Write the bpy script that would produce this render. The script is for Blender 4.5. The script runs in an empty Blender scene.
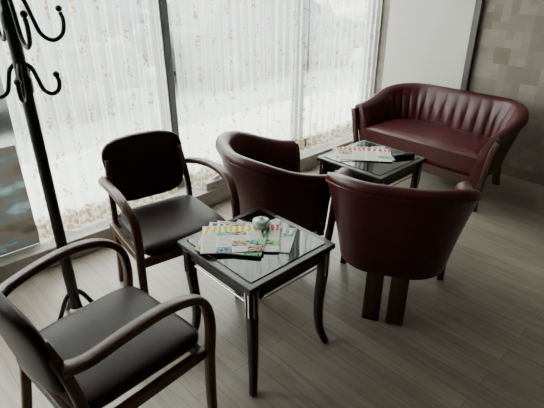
import bpy, bmesh, math, random
from mathutils import Vector, Matrix
random.seed(3)
C = bpy.context.scene.collection

# ---------------------------------------------------------------- materials
def new_mat(name):
    m = bpy.data.materials.new(name); m.use_nodes = True
    nt = m.node_tree
    return m, nt, nt.nodes["Principled BSDF"]

def simple(name, col, rough=0.5, metal=0.0, spec=0.5, coat=0.0, var=0.15, scale=12, bump=0.0, bscale=120):
    m, nt, b = new_mat(name)
    b.inputs["Roughness"].default_value = rough
    b.inputs["Metallic"].default_value = metal
    b.inputs["Specular IOR Level"].default_value = spec
    b.inputs["Coat Weight"].default_value = coat
    tc = nt.nodes.new("ShaderNodeTexCoord")
    n = nt.nodes.new("ShaderNodeTexNoise"); n.inputs["Scale"].default_value = scale
    n.inputs["Detail"].default_value = 4
    nt.links.new(tc.outputs["Object"], n.inputs["Vector"])
    r = nt.nodes.new("ShaderNodeValToRGB")
    r.color_ramp.elements[0].position = 0.3; r.color_ramp.elements[1].position = 0.7
    r.color_ramp.elements[0].color = tuple(c*(1-var) for c in col)+(1,)
    r.color_ramp.elements[1].color = tuple(min(1,c*(1+var)) for c in col)+(1,)
    nt.links.new(n.outputs["Fac"], r.inputs["Fac"])
    nt.links.new(r.outputs["Color"], b.inputs["Base Color"])
    if bump > 0:
        n2 = nt.nodes.new("ShaderNodeTexNoise"); n2.inputs["Scale"].default_value = bscale
        nt.links.new(tc.outputs["Object"], n2.inputs["Vector"])
        bp = nt.nodes.new("ShaderNodeBump"); bp.inputs["Strength"].default_value = bump
        bp.inputs["Distance"].default_value = 0.01
        nt.links.new(n2.outputs["Fac"], bp.inputs["Height"])
        nt.links.new(bp.outputs["Normal"], b.inputs["Normal"])
    return m

def M(nt, op, a, b=None, c=None):
    n = nt.nodes.new("ShaderNodeMath"); n.operation = op
    for i, v in enumerate((a, b, c)):
        if v is None: continue
        if isinstance(v, (int, float)): n.inputs[i].default_value = v
        else: nt.links.new(v, n.inputs[i])
    return n.outputs[0]

def wood_mat(name, dark, light, rough, axis='X', coat=0.2):
    m, nt, b = new_mat(name)
    tc = nt.nodes.new("ShaderNodeTexCoord")
    mp = nt.nodes.new("ShaderNodeMapping")
    s = {'X': (3, 40, 40), 'Y': (40, 3, 40), 'Z': (40, 40, 3)}[axis]
    mp.inputs["Scale"].default_value = s
    n = nt.nodes.new("ShaderNodeTexNoise"); n.inputs["Scale"].default_value = 1.5; n.inputs["Detail"].default_value = 5
    nt.links.new(tc.outputs["Object"], mp.inputs["Vector"]); nt.links.new(mp.outputs["Vector"], n.inputs["Vector"])
    r = nt.nodes.new("ShaderNodeValToRGB")
    r.color_ramp.elements[0].position = 0.3; r.color_ramp.elements[1].position = 0.7
    r.color_ramp.elements[0].color = dark+(1,); r.color_ramp.elements[1].color = light+(1,)
    nt.links.new(n.outputs["Fac"], r.inputs["Fac"]); nt.links.new(r.outputs["Color"], b.inputs["Base Color"])
    b.inputs["Roughness"].default_value = rough; b.inputs["Coat Weight"].default_value = coat
    b.inputs["Specular IOR Level"].default_value = 0.35
    return m

MAROON = simple("maroon_leather", (0.044, 0.0034, 0.0062), 0.33, spec=0.36, var=0.25, scale=6, bump=0.12, bscale=160)
BROWNL = simple("dark_brown_leather", (0.013, 0.0045, 0.0040), 0.42, spec=0.15, var=0.2, scale=8, bump=0.1, bscale=200)
CHAIRW = wood_mat("brown_varnished_wood", (0.038, 0.014, 0.007), (0.085, 0.033, 0.016), 0.38, 'X', 0.05)
LEGW = wood_mat("dark_wood_legs", (0.022, 0.009, 0.006), (0.05, 0.02, 0.012), 0.4, 'Z', 0.0)
TABLEW = wood_mat("dark_wenge", (0.006, 0.0035, 0.003), (0.013, 0.007, 0.006), 0.3, 'X', 0.0)
GLASSTOP = simple("smoked_table_glass", (0.003, 0.0025, 0.0025), 0.03, spec=0.27, coat=0.0, var=0.1)
CHROME = simple("chrome", (0.7, 0.7, 0.7), 0.15, metal=1.0, var=0.03)
BLACKM = simple("black_iron", (0.006, 0.005, 0.006), 0.4, metal=0.0, spec=0.3, var=0.1)
FRAME = simple("window_frame_paint", (0.11, 0.11, 0.105), 0.45, var=0.05)
LEDGE = simple("ledge_stone", (0.38, 0.36, 0.32), 0.5, var=0.12, scale=30)
CREAM = simple("cream_paint", (0.50, 0.49, 0.455), 0.7, var=0.04, scale=3)
WALLP = simple("plain_wall_paint", (0.36, 0.34, 0.31), 0.8, var=0.04, scale=3)
CEIL = simple("ceiling_paint", (0.52, 0.505, 0.475), 0.9, var=0.03, scale=3)
BASEB = simple("baseboard_wood", (0.16, 0.12, 0.09), 0.5, var=0.1)

# floor laminate
def floor_material():
    m, nt, b = new_mat("laminate_floor")
    tc = nt.nodes.new("ShaderNodeTexCoord")
    mp = nt.nodes.new("ShaderNodeMapping"); mp.inputs["Rotation"].default_value = (0, 0, math.radians(90))
    nt.links.new(tc.outputs["Object"], mp.inputs["Vector"])
    br = nt.nodes.new("ShaderNodeTexBrick")
    br.offset = 0.37; br.inputs["Scale"].default_value = 1.0
    br.inputs["Brick Width"].default_value = 1.2; br.inputs["Row Height"].default_value = 0.10
    br.inputs["Mortar Size"].default_value = 0.0012; br.inputs["Mortar Smooth"].default_value = 0.3
    br.inputs["Color1"].default_value = (0.0, 0.0, 0.0, 1); br.inputs["Color2"].default_value = (1, 1, 1, 1)
    br.inputs["Mortar"].default_value = (0.5, 0.5, 0.5, 1)
    nt.links.new(mp.outputs["Vector"], br.inputs["Vector"])
    mp2 = nt.nodes.new("ShaderNodeMapping"); mp2.inputs["Scale"].default_value = (28, 2.2, 1)
    nt.links.new(tc.outputs["Object"], mp2.inputs["Vector"])
    n = nt.nodes.new("ShaderNodeTexNoise"); n.inputs["Scale"].default_value = 1.6; n.inputs["Detail"].default_value = 6
    n.inputs["Distortion"].default_value = 0.6
    nt.links.new(mp2.outputs["Vector"], n.inputs["Vector"])
    f = M(nt, 'MULTIPLY_ADD', br.outputs["Color"], 0.22, M(nt, 'MULTIPLY', n.outputs["Fac"], 0.78))
    r = nt.nodes.new("ShaderNodeValToRGB")
    r.color_ramp.elements[0].position = 0.22; r.color_ramp.elements[1].position = 0.78
    r.color_ramp.elements[0].color = (0.158, 0.127, 0.100, 1); r.color_ramp.elements[1].color = (0.305, 0.260, 0.212, 1)
    nt.links.new(f, r.inputs["Fac"])
    mx = nt.nodes.new("ShaderNodeMix"); mx.data_type = 'RGBA'
    mx.inputs[7].default_value = (0.10, 0.08, 0.064, 1)
    nt.links.new(br.outputs["Fac"], mx.inputs[0]); nt.links.new(r.outputs["Color"], mx.inputs[6])
    nt.links.new(mx.outputs[2], b.inputs["Base Color"])
    b.inputs["Roughness"].default_value = 0.33
    return m
FLOORM = floor_material()

# mosaic wallpaper
def wallpaper_material():
    m, nt, b = new_mat("mosaic_wallpaper")
    tc = nt.nodes.new("ShaderNodeTexCoord")
    def cells(scale):
        v = nt.nodes.new("ShaderNodeVectorMath"); v.operation = 'SCALE'; v.inputs["Scale"].default_value = scale
        nt.links.new(tc.outputs["Object"], v.inputs[0])
        fl = nt.nodes.new("ShaderNodeVectorMath"); fl.operation = 'FLOOR'
        nt.links.new(v.outputs[0], fl.inputs[0])
        mu = nt.nodes.new("ShaderNodeVectorMath"); mu.operation = 'MULTIPLY'; mu.inputs[1].default_value = (0, 1, 1)
        nt.links.new(fl.outputs[0], mu.inputs[0])
        w = nt.nodes.new("ShaderNodeTexWhiteNoise"); w.noise_dimensions = '3D'
        nt.links.new(mu.outputs[0], w.inputs["Vector"])
        return w.outputs["Value"]
    a = cells(8.0); c = cells(16.0); g = cells(4.0)
    s = M(nt, 'ADD', M(nt, 'MULTIPLY', a, 0.45), M(nt, 'MULTIPLY', c, 0.2))
    s = M(nt, 'ADD', s, M(nt, 'MULTIPLY', g, 0.35))
    nz = nt.nodes.new("ShaderNodeTexNoise"); nz.inputs["Scale"].default_value = 60
    nt.links.new(tc.outputs["Object"], nz.inputs["Vector"])
    s = M(nt, 'MULTIPLY_ADD', nz.outputs["Fac"], 0.12, M(nt, 'SUBTRACT', s, 0.06))
    r = nt.nodes.new("ShaderNodeValToRGB")
    e = r.color_ramp.elements
    e[0].position = 0.25; e[0].color = (0.165, 0.14, 0.115, 1)
    e[1].position = 0.48; e[1].color = (0.195, 0.168, 0.138, 1)
    x = e.new(0.62); x.color = (0.245, 0.215, 0.178, 1)
    x = e.new(0.8); x.color = (0.165, 0.127, 0.096, 1)
    nt.links.new(s, r.inputs["Fac"]); nt.links.new(r.outputs["Color"], b.inputs["Base Color"])
    b.inputs["Roughness"].default_value = 0.75
    return m
WPAPER = wallpaper_material()

# sheer curtain
def curtain_material():
    m = bpy.data.materials.new("embroidered_sheer"); m.use_nodes = True
    nt = m.node_tree; nt.nodes.clear()
    out = nt.nodes.new("ShaderNodeOutputMaterial")
    tc = nt.nodes.new("ShaderNodeTexCoord")
    sp = nt.nodes.new("ShaderNodeSeparateXYZ"); nt.links.new(tc.outputs["UV"], sp.inputs[0])
    u, v = sp.outputs[0], sp.outputs[1]     # metres along cloth, metres of height
    wob = M(nt, 'MULTIPLY', M(nt, 'SINE', M(nt, 'MULTIPLY', v, 22.0)), 0.018)
    uu = M(nt, 'ADD', u, wob)
    fr = M(nt, 'FRACT', M(nt, 'DIVIDE', uu, 0.17))
    d = M(nt, 'ABSOLUTE', M(nt, 'SUBTRACT', fr, 0.5))
    stripe = M(nt, 'LESS_THAN', d, 0.14)
    cb = nt.nodes.new("ShaderNodeCombineXYZ"); nt.links.new(u, cb.inputs[0]); nt.links.new(v, cb.inputs[1])
    vo = nt.nodes.new("ShaderNodeTexVoronoi"); vo.voronoi_dimensions = '2D'; vo.inputs["Scale"].default_value = 36
    nt.links.new(cb.outputs[0], vo.inputs["Vector"])
    leaf = M(nt, 'LESS_THAN', vo.outputs["Distance"], 0.33)
    gate = M(nt, 'GREATER_THAN', M(nt, 'FRACT', M(nt, 'MULTIPLY', M(nt,'ADD', v, M(nt,'MULTIPLY', M(nt,'FLOOR', M(nt,'DIVIDE', uu, 0.17)), 0.37)), 5.2)), 0.45)
    emb = M(nt, 'MULTIPLY', M(nt, 'MULTIPLY', stripe, leaf), gate)
    vo2 = nt.nodes.new("ShaderNodeTexVoronoi"); vo2.voronoi_dimensions = '2D'; vo2.inputs["Scale"].default_value = 26
    nt.links.new(cb.outputs[0], vo2.inputs["Vector"])
    band = M(nt, 'LESS_THAN', M(nt, 'ADD', v, M(nt, 'MULTIPLY', M(nt, 'SINE', M(nt, 'MULTIPLY', u, 34.0)), 0.025)), 0.12)
    hem = M(nt, 'MULTIPLY', band, M(nt, 'LESS_THAN', vo2.outputs["Distance"], 0.42))
    edge = M(nt, 'LESS_THAN', v, 0.012)
    emb = M(nt, 'MAXIMUM', M(nt, 'MAXIMUM', emb, hem), edge)
    mix = nt.nodes.new("ShaderNodeMix"); mix.data_type = 'RGBA'
    mix.inputs[6].default_value = (0.92, 0.94, 0.92, 1); mix.inputs[7].default_value = (0.36, 0.26, 0.14, 1)
    nt.links.new(emb, mix.inputs[0])
    dif = nt.nodes.new("ShaderNodeBsdfDiffuse"); tr = nt.nodes.new("ShaderNodeBsdfTranslucent")
    nt.links.new(mix.outputs[2], dif.inputs["Color"]); nt.links.new(mix.outputs[2], tr.inputs["Color"])
    ms = nt.nodes.new("ShaderNodeMixShader"); ms.inputs[0].default_value = 0.85
    nt.links.new(dif.outputs[0], ms.inputs[1]); nt.links.new(tr.outputs[0], ms.inputs[2])
    tp = nt.nodes.new("ShaderNodeBsdfTransparent"); tp.inputs[0].default_value = (0.98, 0.99, 0.98, 1)
    lw = nt.nodes.new("ShaderNodeLayerWeight"); lw.inputs["Blend"].default_value = 0.35
    base = M(nt, 'ADD', 0.36, M(nt, 'MULTIPLY', lw.outputs["Facing"], 0.40))
    op = M(nt, 'MINIMUM', M(nt, 'MULTIPLY_ADD', emb, 0.42, base), 0.97)
    m2 = nt.nodes.new("ShaderNodeMixShader")
    nt.links.new(op, m2.inputs[0]); nt.links.new(tp.outputs[0], m2.inputs[1]); nt.links.new(ms.outputs[0], m2.inputs[2])
    nt.links.new(m2.outputs[0], out.inputs[0])
    return m
CURT = curtain_material()

def glass_material():
    m = bpy.data.materials.new("window_glass"); m.use_nodes = True
    nt = m.node_tree; nt.nodes.clear()
    out = nt.nodes.new("ShaderNodeOutputMaterial")
    tp = nt.nodes.new("ShaderNodeBsdfTransparent"); tp.inputs[0].default_value = (0.95, 0.98, 0.96, 1)
    gl = nt.nodes.new("ShaderNodeBsdfGlossy"); gl.inputs["Roughness"].default_value = 0.02
    ms = nt.nodes.new("ShaderNodeMixShader"); ms.inputs[0].default_value = 0.05
    nt.links.new(tp.outputs[0], ms.inputs[1]); nt.links.new(gl.outputs[0], ms.inputs[2]); nt.links.new(ms.outputs[0], out.inputs[0])
    return m
GLASS = glass_material()

def newspaper_material(name, seed, head):
    m, nt, b = new_mat(name)
    tc = nt.nodes.new("ShaderNodeTexCoord")
    sp = nt.nodes.new("ShaderNodeSeparateXYZ"); nt.links.new(tc.outputs["Generated"], sp.inputs[0])
    x, y = sp.outputs[0], sp.outputs[1]
    ln = M(nt, 'LESS_THAN', M(nt, 'FRACT', M(nt, 'MULTIPLY', y, 22.0)), 0.5)
    col = M(nt, 'GREATER_THAN', M(nt, 'FRACT', M(nt, 'MULTIPLY', x, 4.0)), 0.12)
    text = M(nt, 'MULTIPLY', M(nt, 'MULTIPLY', ln, col), 0.55)
    cb = nt.nodes.new("ShaderNodeCombineXYZ")
    nt.links.new(M(nt, 'FLOOR', M(nt, 'MULTIPLY', x, 4.0)), cb.inputs[0])
    nt.links.new(M(nt, 'FLOOR', M(nt, 'MULTIPLY', y, 5.0)), cb.inputs[1])
    cb.inputs[2].default_value = seed
    wn = nt.nodes.new("ShaderNodeTexWhiteNoise"); nt.links.new(cb.outputs[0], wn.inputs["Vector"])
    isp = M(nt, 'GREATER_THAN', wn.outputs["Value"], 0.52)
    hsv = nt.nodes.new("ShaderNodeSeparateColor"); nt.links.new(wn.outputs["Color"], hsv.inputs[0])
    cc = nt.nodes.new("ShaderNodeCombineColor"); cc.mode = 'HSV'
    nt.links.new(M(nt, 'MULTIPLY', hsv.outputs[1], 0.6), cc.inputs[0]); cc.inputs[1].default_value = 0.55
    nz = nt.nodes.new("ShaderNodeTexNoise"); nz.inputs["Scale"].default_value = 16
    nt.links.new(tc.outputs["Generated"], nz.inputs["Vector"])
    nt.links.new(M(nt, 'MULTIPLY_ADD', nz.outputs["Fac"], 1.6, -0.50), cc.inputs[2])
    paper = nt.nodes.new("ShaderNodeMix"); paper.data_type = 'RGBA'
    paper.inputs[6].default_value = (0.60, 0.58, 0.52, 1); paper.inputs[7].default_value = (0.06, 0.06, 0.06, 1)
    nt.links.new(text, paper.inputs[0])
    p2 = nt.nodes.new("ShaderNodeMix"); p2.data_type = 'RGBA'
    nt.links.new(isp, p2.inputs[0]); nt.links.new(paper.outputs[2], p2.inputs[6]); nt.links.new(cc.outputs[0], p2.inputs[7])
    hd = M(nt, 'MULTIPLY', M(nt, 'GREATER_THAN', y, 0.74), M(nt, 'LESS_THAN', y, 0.96))
    vo = nt.nodes.new("ShaderNodeTexWave"); vo.inputs["Scale"].default_value = 3.2; vo.inputs["Distortion"].default_value = 5
    nt.links.new(tc.outputs["Generated"], vo.inputs["Vector"])
    hcol = nt.nodes.new("ShaderNodeValToRGB"); hcol.color_ramp.interpolation = 'CONSTANT'
    hcol.color_ramp.elements[0].color = head + (1,); hcol.color_ramp.elements[1].position = 0.65
    hcol.color_ramp.elements[1].color = (0.65, 0.62, 0.52, 1)
    nt.links.new(vo.outputs["Fac"], hcol.inputs["Fac"])
    p3 = nt.nodes.new("ShaderNodeMix"); p3.data_type = 'RGBA'
    nt.links.new(hd, p3.inputs[0]); nt.links.new(p2.outputs[2], p3.inputs[6]); nt.links.new(hcol.outputs[0], p3.inputs[7])
    nt.links.new(p3.outputs[2], b.inputs["Base Color"])
    b.inputs["Roughness"].default_value = 0.7; b.inputs["Specular IOR Level"].default_value = 0.2
    return m

# ---------------------------------------------------------------- mesh helpers
def obj_from(name, verts, faces, mat, parent=None, smooth=False):
    me = bpy.data.meshes.new(name); me.from_pydata([tuple(v) for v in verts], [], faces); me.update()
    bm = bmesh.new(); bm.from_mesh(me); bmesh.ops.recalc_face_normals(bm, faces=bm.faces); bm.to_mesh(me); bm.free()
    o = bpy.data.objects.new(name, me); C.objects.link(o)
    me.materials.append(mat)
    if smooth:
        for p in me.polygons: p.use_smooth = True
    if parent: o.parent = parent
    return o

def empty(name, loc, rz=0):
    e = bpy.data.objects.new(name, None); C.objects.link(e)
    e.location = loc; e.rotation_euler = (0, 0, math.radians(rz)); e.empty_display_size = 0.1
    return e

def box(name, lo, hi, mat, parent=None, bev=0.0, seg=2):
    x0, y0, z0 = lo; x1, y1, z1 = hi
    v = [(x0,y0,z0),(x1,y0,z0),(x1,y1,z0),(x0,y1,z0),(x0,y0,z1),(x1,y0,z1),(x1,y1,z1),(x0,y1,z1)]
    f = [(0,3,2,1),(4,5,6,7),(0,1,5,4),(1,2,6,5),(2,3,7,6),(3,0,4,7)]
    o = obj_from(name, v, f, mat, parent)
    if bev > 0:
        md = o.modifiers.new("bevel", 'BEVEL'); md.width = bev; md.segments = seg
    return o

def catmull(pts, n=8):
    P = [Vector(p) for p in pts]
    P = [P[0]*2-P[1]] + P + [P[-1]*2-P[-2]]
    out = []
    for i in range(1, len(P)-2):
        p0, p1, p2, p3 = P[i-1:i+3]
        for k in range(n):
            t = k/n
            out.append(0.5*((2*p1)+(-p0+p2)*t+(2*p0-5*p1+4*p2-p3)*t*t+(-p0+3*p1-3*p2+p3)*t**3))
    out.append(P[-2])
    return out

def sweep(name, pts, w, t, mat, parent=None, side=(0,1,0), n=8, e=0.45, w2=None, t2=None, k=12, flat=False):
    P = [Vector(p) for p in pts] if flat else catmull(pts, n)
    S0 = Vector(side).normalized()
    verts = []; faces = []
    L = len(P)
    for i, p in enumerate(P):
        T = (P[min(i+1, L-1)]-P[max(i-1, 0)]).normalized()
        S = (S0 - T*S0.dot(T)).normalized(); N = T.cross(S)
        f = i/(L-1)
        ww = w + ((w2 if w2 is not None else w)-w)*f; tt = t + ((t2 if t2 is not None else t)-t)*f
        for j in range(k):
            a = 2*math.pi*(j+0.5)/k
            c, s = math.cos(a), math.sin(a)
            verts.append(p + S*(ww/2*math.copysign(abs(c)**e, c)) + N*(tt/2*math.copysign(abs(s)**e, s)))
    for i in range(L-1):
        for j in range(k):
            faces.append((i*k+j, i*k+(j+1)%k, (i+1)*k+(j+1)%k, (i+1)*k+j))
    faces.append(tuple(range(k))); faces.append(tuple((L-1)*k+j for j in range(k)))
    return obj_from(name, verts, faces, mat, parent, True)

def lathe(name, prof, mat, parent=None, loc=(0,0,0), n=32):
    verts = []; faces = []
    for r, z in prof:
        for j in range(n):
            a = 2*math.pi*j/n; verts.append((loc[0]+r*math.cos(a), loc[1]+r*math.sin(a), loc[2]+z))
    for i in range(len(prof)-1):
        for j in range(n): faces.append((i*n+j, i*n+(j+1)%n, (i+1)*n+(j+1)%n, (i+1)*n+j))
    faces.append(tuple(range(n))); faces.append(tuple((len(prof)-1)*n+j for j in range(n)))
    return obj_from(name, verts, faces, mat, parent, True)

def superpad(name, a, b, c, mat, parent, fn=lambda v: v, e1=0.35, e2=0.35, nu=40, nv=20):
    sg = lambda x, e: math.copysign(abs(x)**e, x)
    verts = []; faces = []
    for i in range(nv+1):
        ph = -math.pi/2 + math.pi*i/nv
        for j in range(nu):
            th = 2*math.pi*j/nu
            v = Vector((a*sg(math.cos(ph), e1)*sg(math.cos(th), e2), b*sg(math.cos(ph), e1)*sg(math.sin(th), e2), c*sg(math.sin(ph), e1)))
            verts.append(fn(v))
    for i in range(nv):
        for j in range(nu): faces.append((i*nu+j, i*nu+(j+1)%nu, (i+1)*nu+(j+1)%nu, (i+1)*nu+j))
    o = obj_from(name, verts, faces, mat, parent, True)
    bm = bmesh.new(); bm.from_mesh(o.data); bmesh.ops.remove_doubles(bm, verts=bm.verts, dist=1e-5)
    bmesh.ops.recalc_face_normals(bm, faces=bm.faces); bm.to_mesh(o.data); bm.free()
    return o

# ---------------------------------------------------------------- room shell
XL, XR, YB, YW, H = -2.2, 3.95, -2.6, 2.72, 2.75
box("floor", (XL, YB, -0.1), (XR, YW+0.12, 0.0), FLOORM)
box("ceiling", (XL, YB, H), (XR, YW+0.12, H+0.1), CEIL)
box("wall_left", (XL-0.12, YB, -0.1), (XL, YW+0.12, H+0.1), WALLP)
box("wall_rear", (XL-0.12, YB-0.12, -0.1), (XR+0.12, YB, H+0.1), WALLP)
box("wall_end", (XR, YB, -0.1), (XR+0.12, YW+0.12, H+0.1), WPAPER)
box("wall_panel_end", (XR-0.03, 1.83, 0.0), (XR, 2.62, H), CREAM)
box("trim_strip", (XR-0.045, 1.78, 0.0), (XR, 1.83, H), simple("dark_strip", (0.06, 0.05, 0.045), 0.5))
box("baseboard_end", (XR-0.018, YB, 0.0), (XR, 1.78, 0.08), BASEB, bev=0.004)
WX0, WX1, WZ0, WZ1 = -1.3, 3.88, 0.12, 2.45
ww = empty("wall_window", (0,0,0))
box("wall_below", (XL, YW, 0.0), (XR, YW+0.12, WZ0), WALLP, ww)
box("wall_above", (XL, YW, WZ1), (XR, YW+0.12, H), WALLP, ww)
box("wall_side_l", (XL, YW, WZ0), (WX0, YW+0.12, WZ1), WALLP, ww)
box("wall_side_r", (WX1, YW, WZ0), (XR, YW+0.12, WZ1), WALLP, ww)
box("trim_window_ledge", (XL, 2.54, 0.0), (XR-0.03, YW, 0.12), LEDGE, bev=0.006)
mull = [WX0, 0.30, 1.64, 2.90, WX1]
for i in range(4):
    w = empty("window_%d" % (i+1), (0,0,0))
    a, b = mull[i], mull[i+1]
    fw = 0.05
    box("frame_bottom", (a, YW+0.02, WZ0), (b, YW+0.08, WZ0+0.07), FRAME, w, 0.005)
    box("frame_top", (a, YW+0.02, WZ1-0.07), (b, YW+0.08, WZ1), FRAME, w, 0.005)
    box("frame_l", (a, YW+0.02, WZ0+0.07), (a+fw, YW+0.08, WZ1-0.07), FRAME, w, 0.005)
    box("frame_r", (b-fw, YW+0.02, WZ0+0.07), (b, YW+0.08, WZ1-0.07), FRAME, w, 0.005)
    box("glass", (a+fw, YW+0.048, WZ0+0.07), (b-fw, YW+0.052, WZ1-0.07), GLASS, w)

# curtains
def curtain(x0, x1, seed):
    rnd = random.Random(seed)
    nx, nz = int((x1-x0)*150), 40
    z0, z1 = 0.135, 2.60
    ph = [rnd.uniform(0, 6.28) for _ in range(5)]
    verts = []; faces = []; uvs = []
    for k in range(nz+1):
        fz = k/nz; z = z0 + (z1-z0)*fz
        for i in range(nx+1):
            x = x0 + (x1-x0)*i/nx
            am = 0.016 + 0.006*math.sin(2.1*x+ph[3])
            y = am*math.sin(2*math.pi*x/0.085 + 1.3*math.sin(3.1*x+ph[0]) + ph[1] + 0.4*math.sin(2*fz+ph[2]))
            y += 0.008*math.sin(2*math.pi*x/0.037+ph[4]) * (1-0.4*fz)
            verts.append((x + 0.006*math.sin(9*x+4*fz), 2.655+y*(1.1-0.3*fz), z + 0.006*math.sin(2*math.pi*x/0.3+ph[0])*(1-fz)))
            uvs.append((x*1.35+seed*0.33, (z-z0)))
    for k in range(nz):
        for i in range(nx):
            a = k*(nx+1)+i; faces.append((a, a+1, a+nx+2, a+nx+1))
    me = bpy.data.meshes.new("sheer_curtain"); me.from_pydata(verts, [], faces)
    uvl = me.uv_layers.new(name="UVMap")
    for l in me.loops: uvl.data[l.index].uv = uvs[l.vertex_index]
    for p in me.polygons: p.use_smooth = True
    me.materials.append(CURT)
    o = bpy.data.objects.new("sheer_curtain", me); C.objects.link(o)
for i, (a, b) in enumerate([(0.64, 1.585), (1.66, 2.86), (2.90, 3.84), (-1.25, 0.05)]):
    curtain(a, b, i+1)
rod = sweep("curtain_rod", [(-1.4,2.655,2.635),(1,2.655,2.635),(3.9,2.655,2.635)], 0.025, 0.025, CHROME, e=1)

# printed film poster in the low left pane (lets some daylight through)
def poster_material():
    m, nt, b = new_mat("poster_print")
    tc = nt.nodes.new("ShaderNodeTexCoord")
    mp = nt.nodes.new("ShaderNodeMapping"); mp.inputs["Rotation"].default_value = (0, 0.6, 0); mp.inputs["Scale"].default_value = (1.0, 1, 2.2)
    nt.links.new(tc.outputs["Object"], mp.inputs["Vector"])
    n = nt.nodes.new("ShaderNodeTexNoise"); n.inputs["Scale"].default_value = 4.5; n.inputs["Detail"].default_value = 6
    nt.links.new(mp.outputs["Vector"], n.inputs["Vector"])
    r = nt.nodes.new("ShaderNodeValToRGB"); e = r.color_ramp.elements
    e[0].position = 0.32; e[0].color = (0.025, 0.020, 0.016, 1); e[1].position = 0.72; e[1].color = (0.13, 0.15, 0.155, 1)
    x = e.new(0.45); x.color = (0.055, 0.042, 0.032, 1); x = e.new(0.56); x.color = (0.042, 0.05, 0.052, 1)
    nt.links.new(n.outputs["Fac"], r.inputs["Fac"]); nt.links.new(r.outputs["Color"], b.inputs["Base Color"])
    b.inputs["Roughness"].default_value = 0.4
    tl = nt.nodes.new("ShaderNodeBsdfTranslucent"); nt.links.new(r.outputs["Color"], tl.inputs["Color"])
    ms = nt.nodes.new("ShaderNodeMixShader"); ms.inputs[0].default_value = 0.6
    nt.links.new(b.outputs[0], ms.inputs[1]); nt.links.new(tl.outputs[0], ms.inputs[2])
    nt.links.new(ms.outputs[0], nt.nodes["Material Output"].inputs[0])
    return m
obj_from("window_poster", [(0.10,2.648,0.122),(0.63,2.648,0.122),(0.63,2.652,0.72),(0.10,2.652,0.72)], [(0,1,2,3)], poster_material())

# ---------------------------------------------------------------- tub shells
def tub(parent, W, D, R, th, zb, zs, zarm, zback, lean, ribs=0, N=120):
    l1 = D-R; arc = math.pi/2*R; l2 = 2*(W-R); tot = 2*l1+2*arc+l2
    path = []
    for i in range(N+1):
        s = tot*i/N
        if s <= l1: x, y, nx, ny = D-s, -W, 0, -1
        elif s <= l1+arc:
            a = (s-l1)/R; x, y = R-R*math.sin(a), -(W-R)-R*math.cos(a); nx, ny = -math.sin(a), -math.cos(a)
        elif s <= l1+arc+l2: x, y, nx, ny = 0, -(W-R)+(s-l1-arc), -1, 0
        elif s <= l1+2*arc+l2:
            a = (s-l1-arc-l2)/R; x, y = R-R*math.cos(a), (W-R)+R*math.sin(a); nx, ny = -math.cos(a), math.sin(a)
        else: x, y, nx, ny = R+(s-l1-2*arc-l2), W, 0, 1
        path.append((x, y, nx, ny, s/tot))
    def rimz(x):
        t = max(0, min(1, 1-(x/D)/1.0)); t = t*t*(3-2*t)
        return zarm+(zback-zarm)*t
    def place(p, inset, z):
        x, y, nx, ny, s = p
        ins = lean*(1-(z-zb)/(zback-zb)) + inset
        return (x-nx*ins, y-ny*ins, z)
    verts = []; faces = []; K = None
    for p in path:
        zt = rimz(p[0]); rr = th/2+0.006; rc = zt-rr
        prof = []
        for q in range(7): prof.append((0.006*math.sin(math.pi*q/6), zb+(rc-0.02-zb)*q/6))
        for q in range(0, 9):
            a = math.pi*q/8; prof.append((th/2-rr*math.cos(a), rc+rr*math.sin(a)))
        rib = 0
        if ribs: rib = 0.014*abs(math.sin(math.pi*ribs*p[4]))**0.7
        for q in range(1, 9):
            f = q/8; z = rc-0.015+(zs-0.06-rc)*f
            prof.append((th+ (rib+0.012)*math.sin(math.pi*min(1,f*1.1)) , z))
        prof.append((th, zb))
        K = len(prof)
        for ins, z in prof: verts.append(place(p, ins, z))
    for i in range(N):
        for j in range(K): faces.append((i*K+j, i*K+(j+1)%K, (i+1)*K+(j+1)%K, (i+1)*K+j))
    faces.append(tuple(range(K))); faces.append(tuple(N*K+j for j in range(K)))
    o = obj_from("shell", verts, faces, MAROON, parent, True)
    md = o.modifiers.new("b", 'BEVEL'); md.width = 0.012; md.segments = 3; md.limit_method = 'ANGLE'; md.angle_limit = math.radians(60)
    i0 = th-0.004
    rings = [(0.01, zb+0.02, 0.03), (0.0, zb+0.05, 0.012), (0.0, zs-0.04, 0.0), (0.008, zs-0.015, 0.004), (0.03, zs, 0.025), (0.09, zs+0.008, 0.08)]
    verts = []; faces = []
    for ins, z, fr in rings:
        for p in path:
            x, y, z2 = place(p, i0+ins, z)
            verts.append((min(x, D+0.005-fr), y, z2))
    n = N+1
    for r in range(len(rings)-1):
        for j in range(n): faces.append((r*n+j, r*n+(j+1)%n, (r+1)*n+(j+1)%n, (r+1)*n+j))
    faces.append(tuple(range(n))); faces.append(tuple((len(rings)-1)*n+j for j in range(n)))
    obj_from("seat_cushion", verts, faces, MAROON, parent, False)
    pts = [Vector(place(p, -0.006, rimz(p[0])-th/2-0.01)) for p in path[::3]]
    sweep("piping", pts, 0.008, 0.008, MAROON, parent, side=(0,0,1), e=1, k=6, flat=True)

def front_posts(parent, W, D, th, lean, zarm, zb):
    for sgn, nm in ((-1, "l"), (1, "r")):
        y1 = sgn*(W-th/2); y0 = sgn*(W-th/2-lean*0.6)
        sweep("front_leg_"+nm, [(D-0.01, y0, 0.0), (D+0.0, y0, zb*0.5), (D+0.012, y0+(y1-y0)*0.3, zb+0.03), (D+0.02, y0+(y1-y0)*0.7, zarm-0.12), (D+0.012, y1, zarm-0.035)],
              0.036, 0.032, LEGW, parent, side=(0,1,0), w2=0.05)

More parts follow.
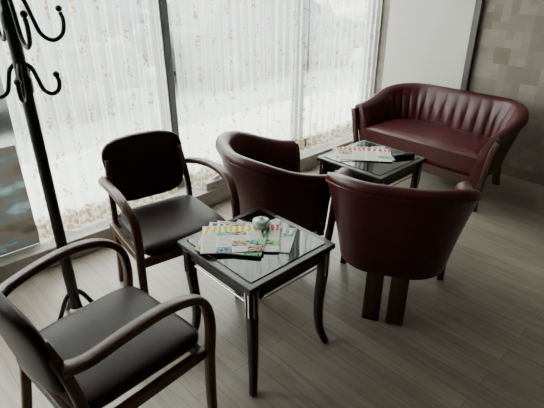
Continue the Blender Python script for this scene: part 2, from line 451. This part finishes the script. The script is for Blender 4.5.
def tub_chair(loc, rz, zback=0.745, W=0.365):
    e = empty("tub_armchair", loc, rz)
    D, R, th, zb, zs, zarm, lean = 0.54, 0.30, 0.065, 0.235, 0.42, 0.60, 0.11
    tub(e, W, D, R, th, zb, zs, zarm, zback, lean)
    front_posts(e, W, D, th, lean, zarm, zb)
    for y in (-0.058, 0.058):
        sweep("back_leg", [(0.075, y, 0.0), (0.10, y, 0.12), (0.125, y, 0.25)], 0.085, 0.028, LEGW, e, side=(0,1,0))
    box("under_rail", (0.17, -0.12, 0.205), (0.50, 0.12, 0.25), LEGW, e, 0.004)
    box("front_rail", (0.485, -0.25, 0.215), (0.53, 0.25, 0.27), LEGW, e, 0.004)
    return e
tub_chair((1.575, 0.92, 0), 29, 0.74, 0.37)
tub_chair((1.41, 1.92, 0), -26, 0.72, 0.35)

def sofa(loc, rz):
    e = empty("two_seat_sofa", loc, rz)
    W, D, R, th, zb, zs, zarm, zback, lean = 0.63, 0.66, 0.36, 0.075, 0.22, 0.40, 0.57, 0.68, 0.12
    tub(e, W, D, R, th, zb, zs, zarm, zback, lean, ribs=24, N=360)
    front_posts(e, W, D, th, lean, zarm, zb)
    for y in (-0.42, 0.42):
        sweep("back_leg", [(0.07, y, 0.0), (0.11, y, 0.12), (0.14, y, 0.23)], 0.06, 0.03, LEGW, e)
    box("front_rail", (D-0.05, -W+0.12, 0.17), (D-0.01, W-0.12, 0.235), LEGW, e, 0.004)
sofa((3.76, 1.715, 0), 180)

# ---------------------------------------------------------------- wooden-arm chairs
def arm_chair(loc, rz):
    e = empty("wooden_arm_chair", loc, rz)
    hw = 0.243
    for s, nm in ((-1, "r"), (1, "l")):
        y = s*hw
        sweep("arm_front_leg_"+nm, [(0.025, s*(hw-0.025), 0.635), (0.08, y, 0.645), (0.19, y+s*0.010, 0.665), (0.31, y+s*0.012, 0.672), (0.41, y+s*0.01, 0.650), (0.47, y, 0.595), (0.488, y, 0.50), (0.475, y, 0.35), (0.47, y, 0.15), (0.475, y, 0.0)],
              0.044, 0.028, CHAIRW, e, n=8, w2=0.034)
        sweep("rear_post_"+nm, [(-0.03, s*(hw-0.035), 0.0), (0.02, s*(hw-0.035), 0.22), (0.05, s*(hw-0.035), 0.42), (0.035, s*(hw-0.04), 0.58), (0.0, s*(hw-0.055), 0.72)],
              0.028, 0.032, CHAIRW, e)
        box("seat_rail_"+nm, (0.04, y-0.012-s*0.015, 0.365), (0.475, y+0.012-s*0.015, 0.405), CHAIRW, e, 0.004)
    box("front_rail", (0.445, -hw+0.01, 0.36), (0.47, hw-0.01, 0.40), CHAIRW, e, 0.004)
    box("rear_rail", (0.025, -hw+0.03, 0.36), (0.05, hw-0.03, 0.40), CHAIRW, e, 0.004)
    def fs(v):
        f = 1 - 0.06*(0.5-(v.x/0.5))
        return Vector((0.265+v.x, v.y*f, 0.432+v.z + 0.006*(1-(v.x/0.24)**2) - (0.012 if v.x > 0.2 else 0)*(v.x-0.2)/0.04))
    superpad("seat", 0.225, 0.222, 0.037, BROWNL, e, fs, e1=0.5, e2=0.28, nu=56)
    def fb(v):
        z = v.z; t = (z+0.155)/0.31
        w = 0.88+0.17*t
        y = v.y*w
        x = v.x - 0.055*t + 0.022 + 0.35*(y*y)
        zz = 0.64+z + 0.018*(1-(y/0.21)**2)*t
        return Vector((x, y, zz))
    superpad("backrest", 0.026, 0.210, 0.155, BROWNL, e, fb, e1=0.42, e2=0.6, nu=56, nv=40)
    return e
arm_chair((1.07, 2.09, 0), -98)
arm_chair((0.175, 1.225, 0), 5)

# ---------------------------------------------------------------- side tables
def side_table(x0, y0, s=0.47, h=0.538):
    e = empty("side_table", (x0+s/2, y0+s/2, 0))
    a = s/2
    box("top", (-a, -a, h-0.028), (a, a, h-0.004), TABLEW, e, 0.005)
    box("glass_inset", (-a+0.03, -a+0.03, h-0.006), (a-0.03, a-0.03, h), GLASSTOP, e, 0.001)
    for sx, sy, nm in ((1,1,"a"),(1,-1,"b"),(-1,1,"c"),(-1,-1,"d")):
        P = [Vector((sx*(a-0.035), sy*(a-0.035), h-0.028)), Vector((sx*(a-0.035), sy*(a-0.035), h-0.15)),
             Vector((sx*(a-0.042), sy*(a-0.042), 0.22)), Vector((sx*(a-0.035), sy*(a-0.035), 0.09)), Vector((sx*(a-0.012), sy*(a-0.012), 0.0))]
        sweep("leg_"+nm, P, 0.046, 0.046, TABLEW, e, side=(1,0,0), e=0.35, w2=0.026, t2=0.026)
        for o1 in (-0.009, 0.009):
            box("chrome_strip", (sx*(a-0.035)+o1-0.003, sy*(a-0.0125)-0.002, h-0.15), (sx*(a-0.035)+o1+0.003, sy*(a-0.0125)+0.002, h-0.045), CHROME, e)
            box("chrome_strip", (sx*(a-0.0125)-0.002, sy*(a-0.035)+o1-0.003, h-0.15), (sx*(a-0.0125)+0.002, sy*(a-0.035)+o1+0.003, h-0.045), CHROME, e)
    for sgn in (1, -1):
        box("apron", (-a+0.05, sgn*(a-0.035)-0.01, h-0.085), (a-0.05, sgn*(a-0.035)+0.01, h-0.028), TABLEW, e, 0.002)
        box("apron", (sgn*(a-0.035)-0.01, -a+0.05, h-0.085), (sgn*(a-0.035)+0.01, a-0.05, h-0.028), TABLEW, e, 0.002)
        sweep("chrome_rod", [(-a+0.05, sgn*(a-0.035), h-0.11), (0, sgn*(a-0.035), h-0.11), (a-0.05, sgn*(a-0.035), h-0.11)], 0.007, 0.007, CHROME, e, side=(0,0,1), e=1)
        sweep("chrome_rod", [(sgn*(a-0.035), -a+0.05, h-0.11), (sgn*(a-0.035), 0, h-0.11), (sgn*(a-0.035), a-0.05, h-0.11)], 0.007, 0.007, CHROME, e, side=(0,0,1), e=1)
    return e
side_table(0.868, 1.037)
side_table(2.03, 1.30)

# ---------------------------------------------------------------- newspapers, bowl
def paper(parent, name, cx, cy, z, w, d, rz, mat, th=0.002, curl=0.002, seed=0):
    nx, ny = 14, 14
    verts = []; faces = []
    rn = random.Random(seed); p1 = rn.uniform(0, 6)
    for lay in (0, 1):
        for j in range(ny+1):
            for i in range(nx+1):
                x = -w/2+w*i/nx; y = -d/2+d*j/ny
                u = i/nx; v = j/ny
                zz = th*lay + (curl*(abs(2*u-1)**3)*(0.5+0.5*math.sin(p1+3*v)) + 0.0005*(1+math.sin(9*u+5*v+p1)))*lay
                verts.append((x, y, zz))
    n = (nx+1)*(ny+1)
    idx = lambda l, i, j: l*n+j*(nx+1)+i
    for j in range(ny):
        for i in range(nx):
            faces.append((idx(1,i,j), idx(1,i+1,j), idx(1,i+1,j+1), idx(1,i,j+1)))
            faces.append((idx(0,i,j), idx(0,i,j+1), idx(0,i+1,j+1), idx(0,i+1,j)))
    for i in range(nx):
        faces.append((idx(0,i,0), idx(0,i+1,0), idx(1,i+1,0), idx(1,i,0))); faces.append((idx(0,i,ny), idx(1,i,ny), idx(1,i+1,ny), idx(0,i+1,ny)))
    for j in range(ny):
        faces.append((idx(0,0,j), idx(1,0,j), idx(1,0,j+1), idx(0,0,j+1))); faces.append((idx(0,nx,j), idx(0,nx,j+1), idx(1,nx,j+1), idx(1,nx,j)))
    o = obj_from(name, verts, faces, mat, parent, False)
    o.location = (cx, cy, z); o.rotation_euler = (0, 0, math.radians(rz))
    return o
NP1 = newspaper_material("newsprint_green", 1.0, (0.04, 0.12, 0.04))
NP2 = newspaper_material("newsprint_yellow", 4.0, (0.48, 0.36, 0.04))
NP3 = newspaper_material("newsprint_plain", 7.0, (0.20, 0.22, 0.25))
NP4 = newspaper_material("newsprint_red", 9.0, (0.35, 0.05, 0.04))
st = empty("newspaper_stack", (1.07, 1.34, 0.5385))
paper(st, "newspaper_a", 0.045, -0.025, 0.0, 0.36, 0.20, -55, NP3, seed=1)
paper(st, "newspaper_b", 0.010, -0.01, 0.0042, 0.31, 0.23, -45, NP4, seed=2)
paper(st, "newspaper_c", -0.03, 0.0, 0.0084, 0.27, 0.24, -52, NP1, seed=3)
paper(st, "newspaper_d", -0.04, 0.0, 0.0126, 0.25, 0.22, -38, NP2, seed=4)
st2 = empty("newspaper_stack", (2.26, 1.60, 0.5385))
paper(st2, "newspaper_a", 0.0, 0.0, 0.0, 0.34, 0.24, -40, NP3, seed=5)
paper(st2, "newspaper_b", 0.0, -0.02, 0.0042, 0.31, 0.22, -52, NP4, seed=6)
rc = empty("remote_control", (2.40, 1.40, 0.5385), -30)
superpad("case", 0.07, 0.022, 0.011, BLACKM, rc, lambda v: v+Vector((0,0,0.011)), e1=0.4, e2=0.4)
RUB = simple("rubber_buttons", (0.12, 0.12, 0.12), 0.6)
for i in range(6):
    for j in range(3):
        lathe("button", [(0.0035,0.0),(0.0035,0.002),(0.002,0.003)], RUB, rc, (-0.05+0.019*i, -0.011+0.011*j, 0.0212), n=10)

CER = simple("frosted_glass_ceramic", (0.36, 0.40, 0.39), 0.10, var=0.4, scale=45, coat=0.5)
bw = empty("lidded_ashtray", (1.19, 1.335, 0.5462))
lathe("bowl", [(0.030,0),(0.035,0.003),(0.038,0.016),(0.038,0.030),(0.036,0.033)], CER, bw)
lathe("lid", [(0.0375,0.033),(0.037,0.036),(0.026,0.040),(0.010,0.042),(0.007,0.044),(0.008,0.047),(0.005,0.050),(0.001,0.0505)], CER, bw)

tb = empty("tissue_box", (1.87, 2.585, 0.12))
TBM = simple("box_card", (0.42, 0.42, 0.38), 0.6, var=0.3, scale=25)
box("carton", (-0.11, -0.03, 0), (0.11, 0.03, 0.06), TBM, tb, 0.003)
superpad("tissue", 0.04, 0.015, 0.02, simple("tissue_paper", (0.75,0.75,0.73), 0.8), tb, lambda v: Vector((v.x+0.006*math.sin(90*v.z), v.y+0.005*math.sin(70*v.x), v.z+0.068)), e1=0.8, e2=0.9)

# ---------------------------------------------------------------- coat stand
def coat_stand(loc, rz):
    e = empty("coat_stand", loc, rz)
    lathe("pole", [(0.024,0.10),(0.026,0.3),(0.024,0.32),(0.024,1.12),(0.030,1.13),(0.030,1.18),(0.024,1.19),(0.024,1.35),(0.030,1.36),(0.030,1.41),(0.022,1.42),(0.020,1.72),(0.028,1.74),(0.028,1.78),(0.010,1.80),(0.022,1.83),(0.016,1.86),(0.001,1.87)], BLACKM, e)
    for k in range(4):
        a = math.radians(90*k+45); c, s = math.cos(a), math.sin(a)
        f = lambda r, z: (r*c, r*s, z)
        sweep("foot_%d" % k, [f(0.0,0.20), f(0.04,0.16), f(0.08,0.08), f(0.12,0.02), f(0.15,0.011)], 0.022, 0.022, BLACKM, e, side=(-s, c, 0), e=1)
    def hook(z, ang, sc=1.0, nm=""):
        a = math.radians(ang); c, s = math.cos(a), math.sin(a)
        f = lambda r, dz: (r*sc*c, r*sc*s, z+dz*sc)
        sweep("hook"+nm, [f(0.015,0.10), f(0.045,0.07), f(0.06,0.02), f(0.075,-0.025), f(0.105,-0.045), f(0.135,-0.03), f(0.145,0.005), f(0.140,0.03)], 0.017, 0.017, BLACKM, e, side=(-s, c, 0), e=1)
        superpad("tip"+nm, 0.013, 0.013, 0.013, BLACKM, e, lambda v: v+Vector(f(0.138,0.04)), e1=1, e2=1, nu=16, nv=10)
    for k in range(4):
        hook(1.365, 42+90*k, 1.3, "_up%d" % k)
        hook(1.155, -43+90*k+60, 0.85, "_low%d" % k)
        hook(1.72, 20+90*k, 1.0, "_top%d" % k)
coat_stand((0.55, 1.96, 0), -43)

# ---------------------------------------------------------------- street outside
ASPH = simple("asphalt", (0.20, 0.205, 0.20), 0.9, var=0.2, scale=3)
PAVE = simple("pavement", (0.40, 0.40, 0.38), 0.9, var=0.1, scale=4)
box("ground_pavement", (-14, YW+0.13, -0.12), (26, 4.4, -0.02), PAVE)
box("ground_street", (-14, 4.4, -0.22), (26, 13, -0.12), ASPH)
box("ground_pavement", (-14, 13, -0.12), (26, 16, -0.02), PAVE)
fac = empty("building", (0,0,0))
box("facade", (-14, 16, -0.1), (26, 17, 5.5), simple("facade_plaster", (0.45, 0.42, 0.38), 0.8), fac)
SHOP = simple("shop_glass", (0.05, 0.06, 0.07), 0.1)
for i in range(10):
    box("shop_window", (-13+i*3.9, 15.95, 0.3), (-10.2+i*3.9, 16, 2.5), SHOP, fac)
TYRE = simple("tyre_rubber", (0.02,0.02,0.02), 0.8)
CARG = simple("car_window", (0.03,0.035,0.04), 0.3, spec=0.2)
def car(loc, rz, col):
    e = empty("car", loc, rz)
    paint = simple("car_paint", col, 0.4, spec=0.3, var=0.03)
    prof = [(-2.1,0.3),(-2.15,0.65),(-2.0,0.88),(-1.2,0.95),(1.1,0.93),(1.95,0.80),(2.12,0.6),(2.1,0.3)]
    n = len(prof)
    v = [(x,-0.85,z) for x,z in prof]+[(x,0.85,z) for x,z in prof]
    f = [tuple(range(n)), tuple(range(2*n-1,n-1,-1))]+[(i,(i+1)%n,n+(i+1)%n,n+i) for i in range(n)]
    o = obj_from("body", v, f, paint, e); md = o.modifiers.new("b",'BEVEL'); md.width=0.08; md.segments=3
    def cab(name, pr, hw0, hw1, mt, bev):
        m_ = len(pr); zs = [p[1] for p in pr]; z0, z1 = min(zs), max(zs)
        hw = lambda z: hw0+(hw1-hw0)*(z-z0)/(z1-z0)
        v = [(x,-hw(z),z) for x,z in pr]+[(x,hw(z),z) for x,z in pr]
        f = [tuple(range(m_)), tuple(range(2*m_-1,m_-1,-1))]+[(i,(i+1)%m_,m_+(i+1)%m_,m_+i) for i in range(m_)]
        o = obj_from(name, v, f, mt, e); md = o.modifiers.new("b",'BEVEL'); md.width=bev; md.segments=3
    cab("glasshouse", [(-1.75,0.9),(-1.15,1.36),(0.35,1.38),(1.15,0.9)], 0.80, 0.62, CARG, 0.03)
    cab("roof", [(-1.25,1.35),(-1.1,1.43),(0.25,1.45),(0.42,1.36)], 0.64, 0.56, paint, 0.03)
    box("pillar", (-0.42,-0.80,0.9),(-0.34,0.80,1.3), paint, e)
    for x in (-1.35, 1.3):
        for y in (-0.86, 0.66):
            w = lathe("wheel", [(0.0,0),(0.2,0.0),(0.22,0.02),(0.32,0.0),(0.33,0.03),(0.33,0.17),(0.30,0.2),(0.0,0.2)], TYRE, e)
            w.rotation_euler = (math.radians(-90),0,0); w.location = (x,y,0.335)
            h = lathe("hub", [(0.0,0),(0.17,0),(0.18,0.02),(0.0,0.02)], FRAME, e); h.rotation_euler=(math.radians(-90),0,0); h.location=(x,y-0.012 if y<0 else y+0.19,0.33)
car((5.9, 6.6, -0.12), 0, (0.03, 0.036, 0.04))
car((0.9, 6.4, -0.12), 180, (0.08, 0.085, 0.085))
car((8.8, 9.9, -0.12), 0, (0.10, 0.03, 0.025))
car((3.4, 10.4, -0.12), 180, (0.02, 0.025, 0.03))

# ---------------------------------------------------------------- sky light
wd = bpy.data.worlds.new("overcast_sky"); bpy.context.scene.world = wd; wd.use_nodes = True
nt = wd.node_tree; bg = nt.nodes["Background"]
tc = nt.nodes.new("ShaderNodeTexCoord"); sp = nt.nodes.new("ShaderNodeSeparateXYZ"); nt.links.new(tc.outputs["Generated"], sp.inputs[0])
r = nt.nodes.new("ShaderNodeValToRGB")
r.color_ramp.elements[0].position = 0.0; r.color_ramp.elements[0].color = (0.94, 0.96, 0.95, 1)
r.color_ramp.elements[1].position = 1.0; r.color_ramp.elements[1].color = (0.99, 1.0, 0.985, 1)
nt.links.new(sp.outputs[2], r.inputs["Fac"]); nt.links.new(r.outputs["Color"], bg.inputs["Color"])
bg.inputs["Strength"].default_value = 16.0

# ---------------------------------------------------------------- camera
cam = bpy.data.cameras.new("camera"); co = bpy.data.objects.new("camera", cam); C.objects.link(co)
cam.sensor_width = 36; cam.lens = 36*471/544; cam.clip_start = 0.02
co.location = (0, 0, 1.55); co.rotation_euler = (math.radians(63.5), 0, math.radians(-43.2))
bpy.context.scene.camera = co
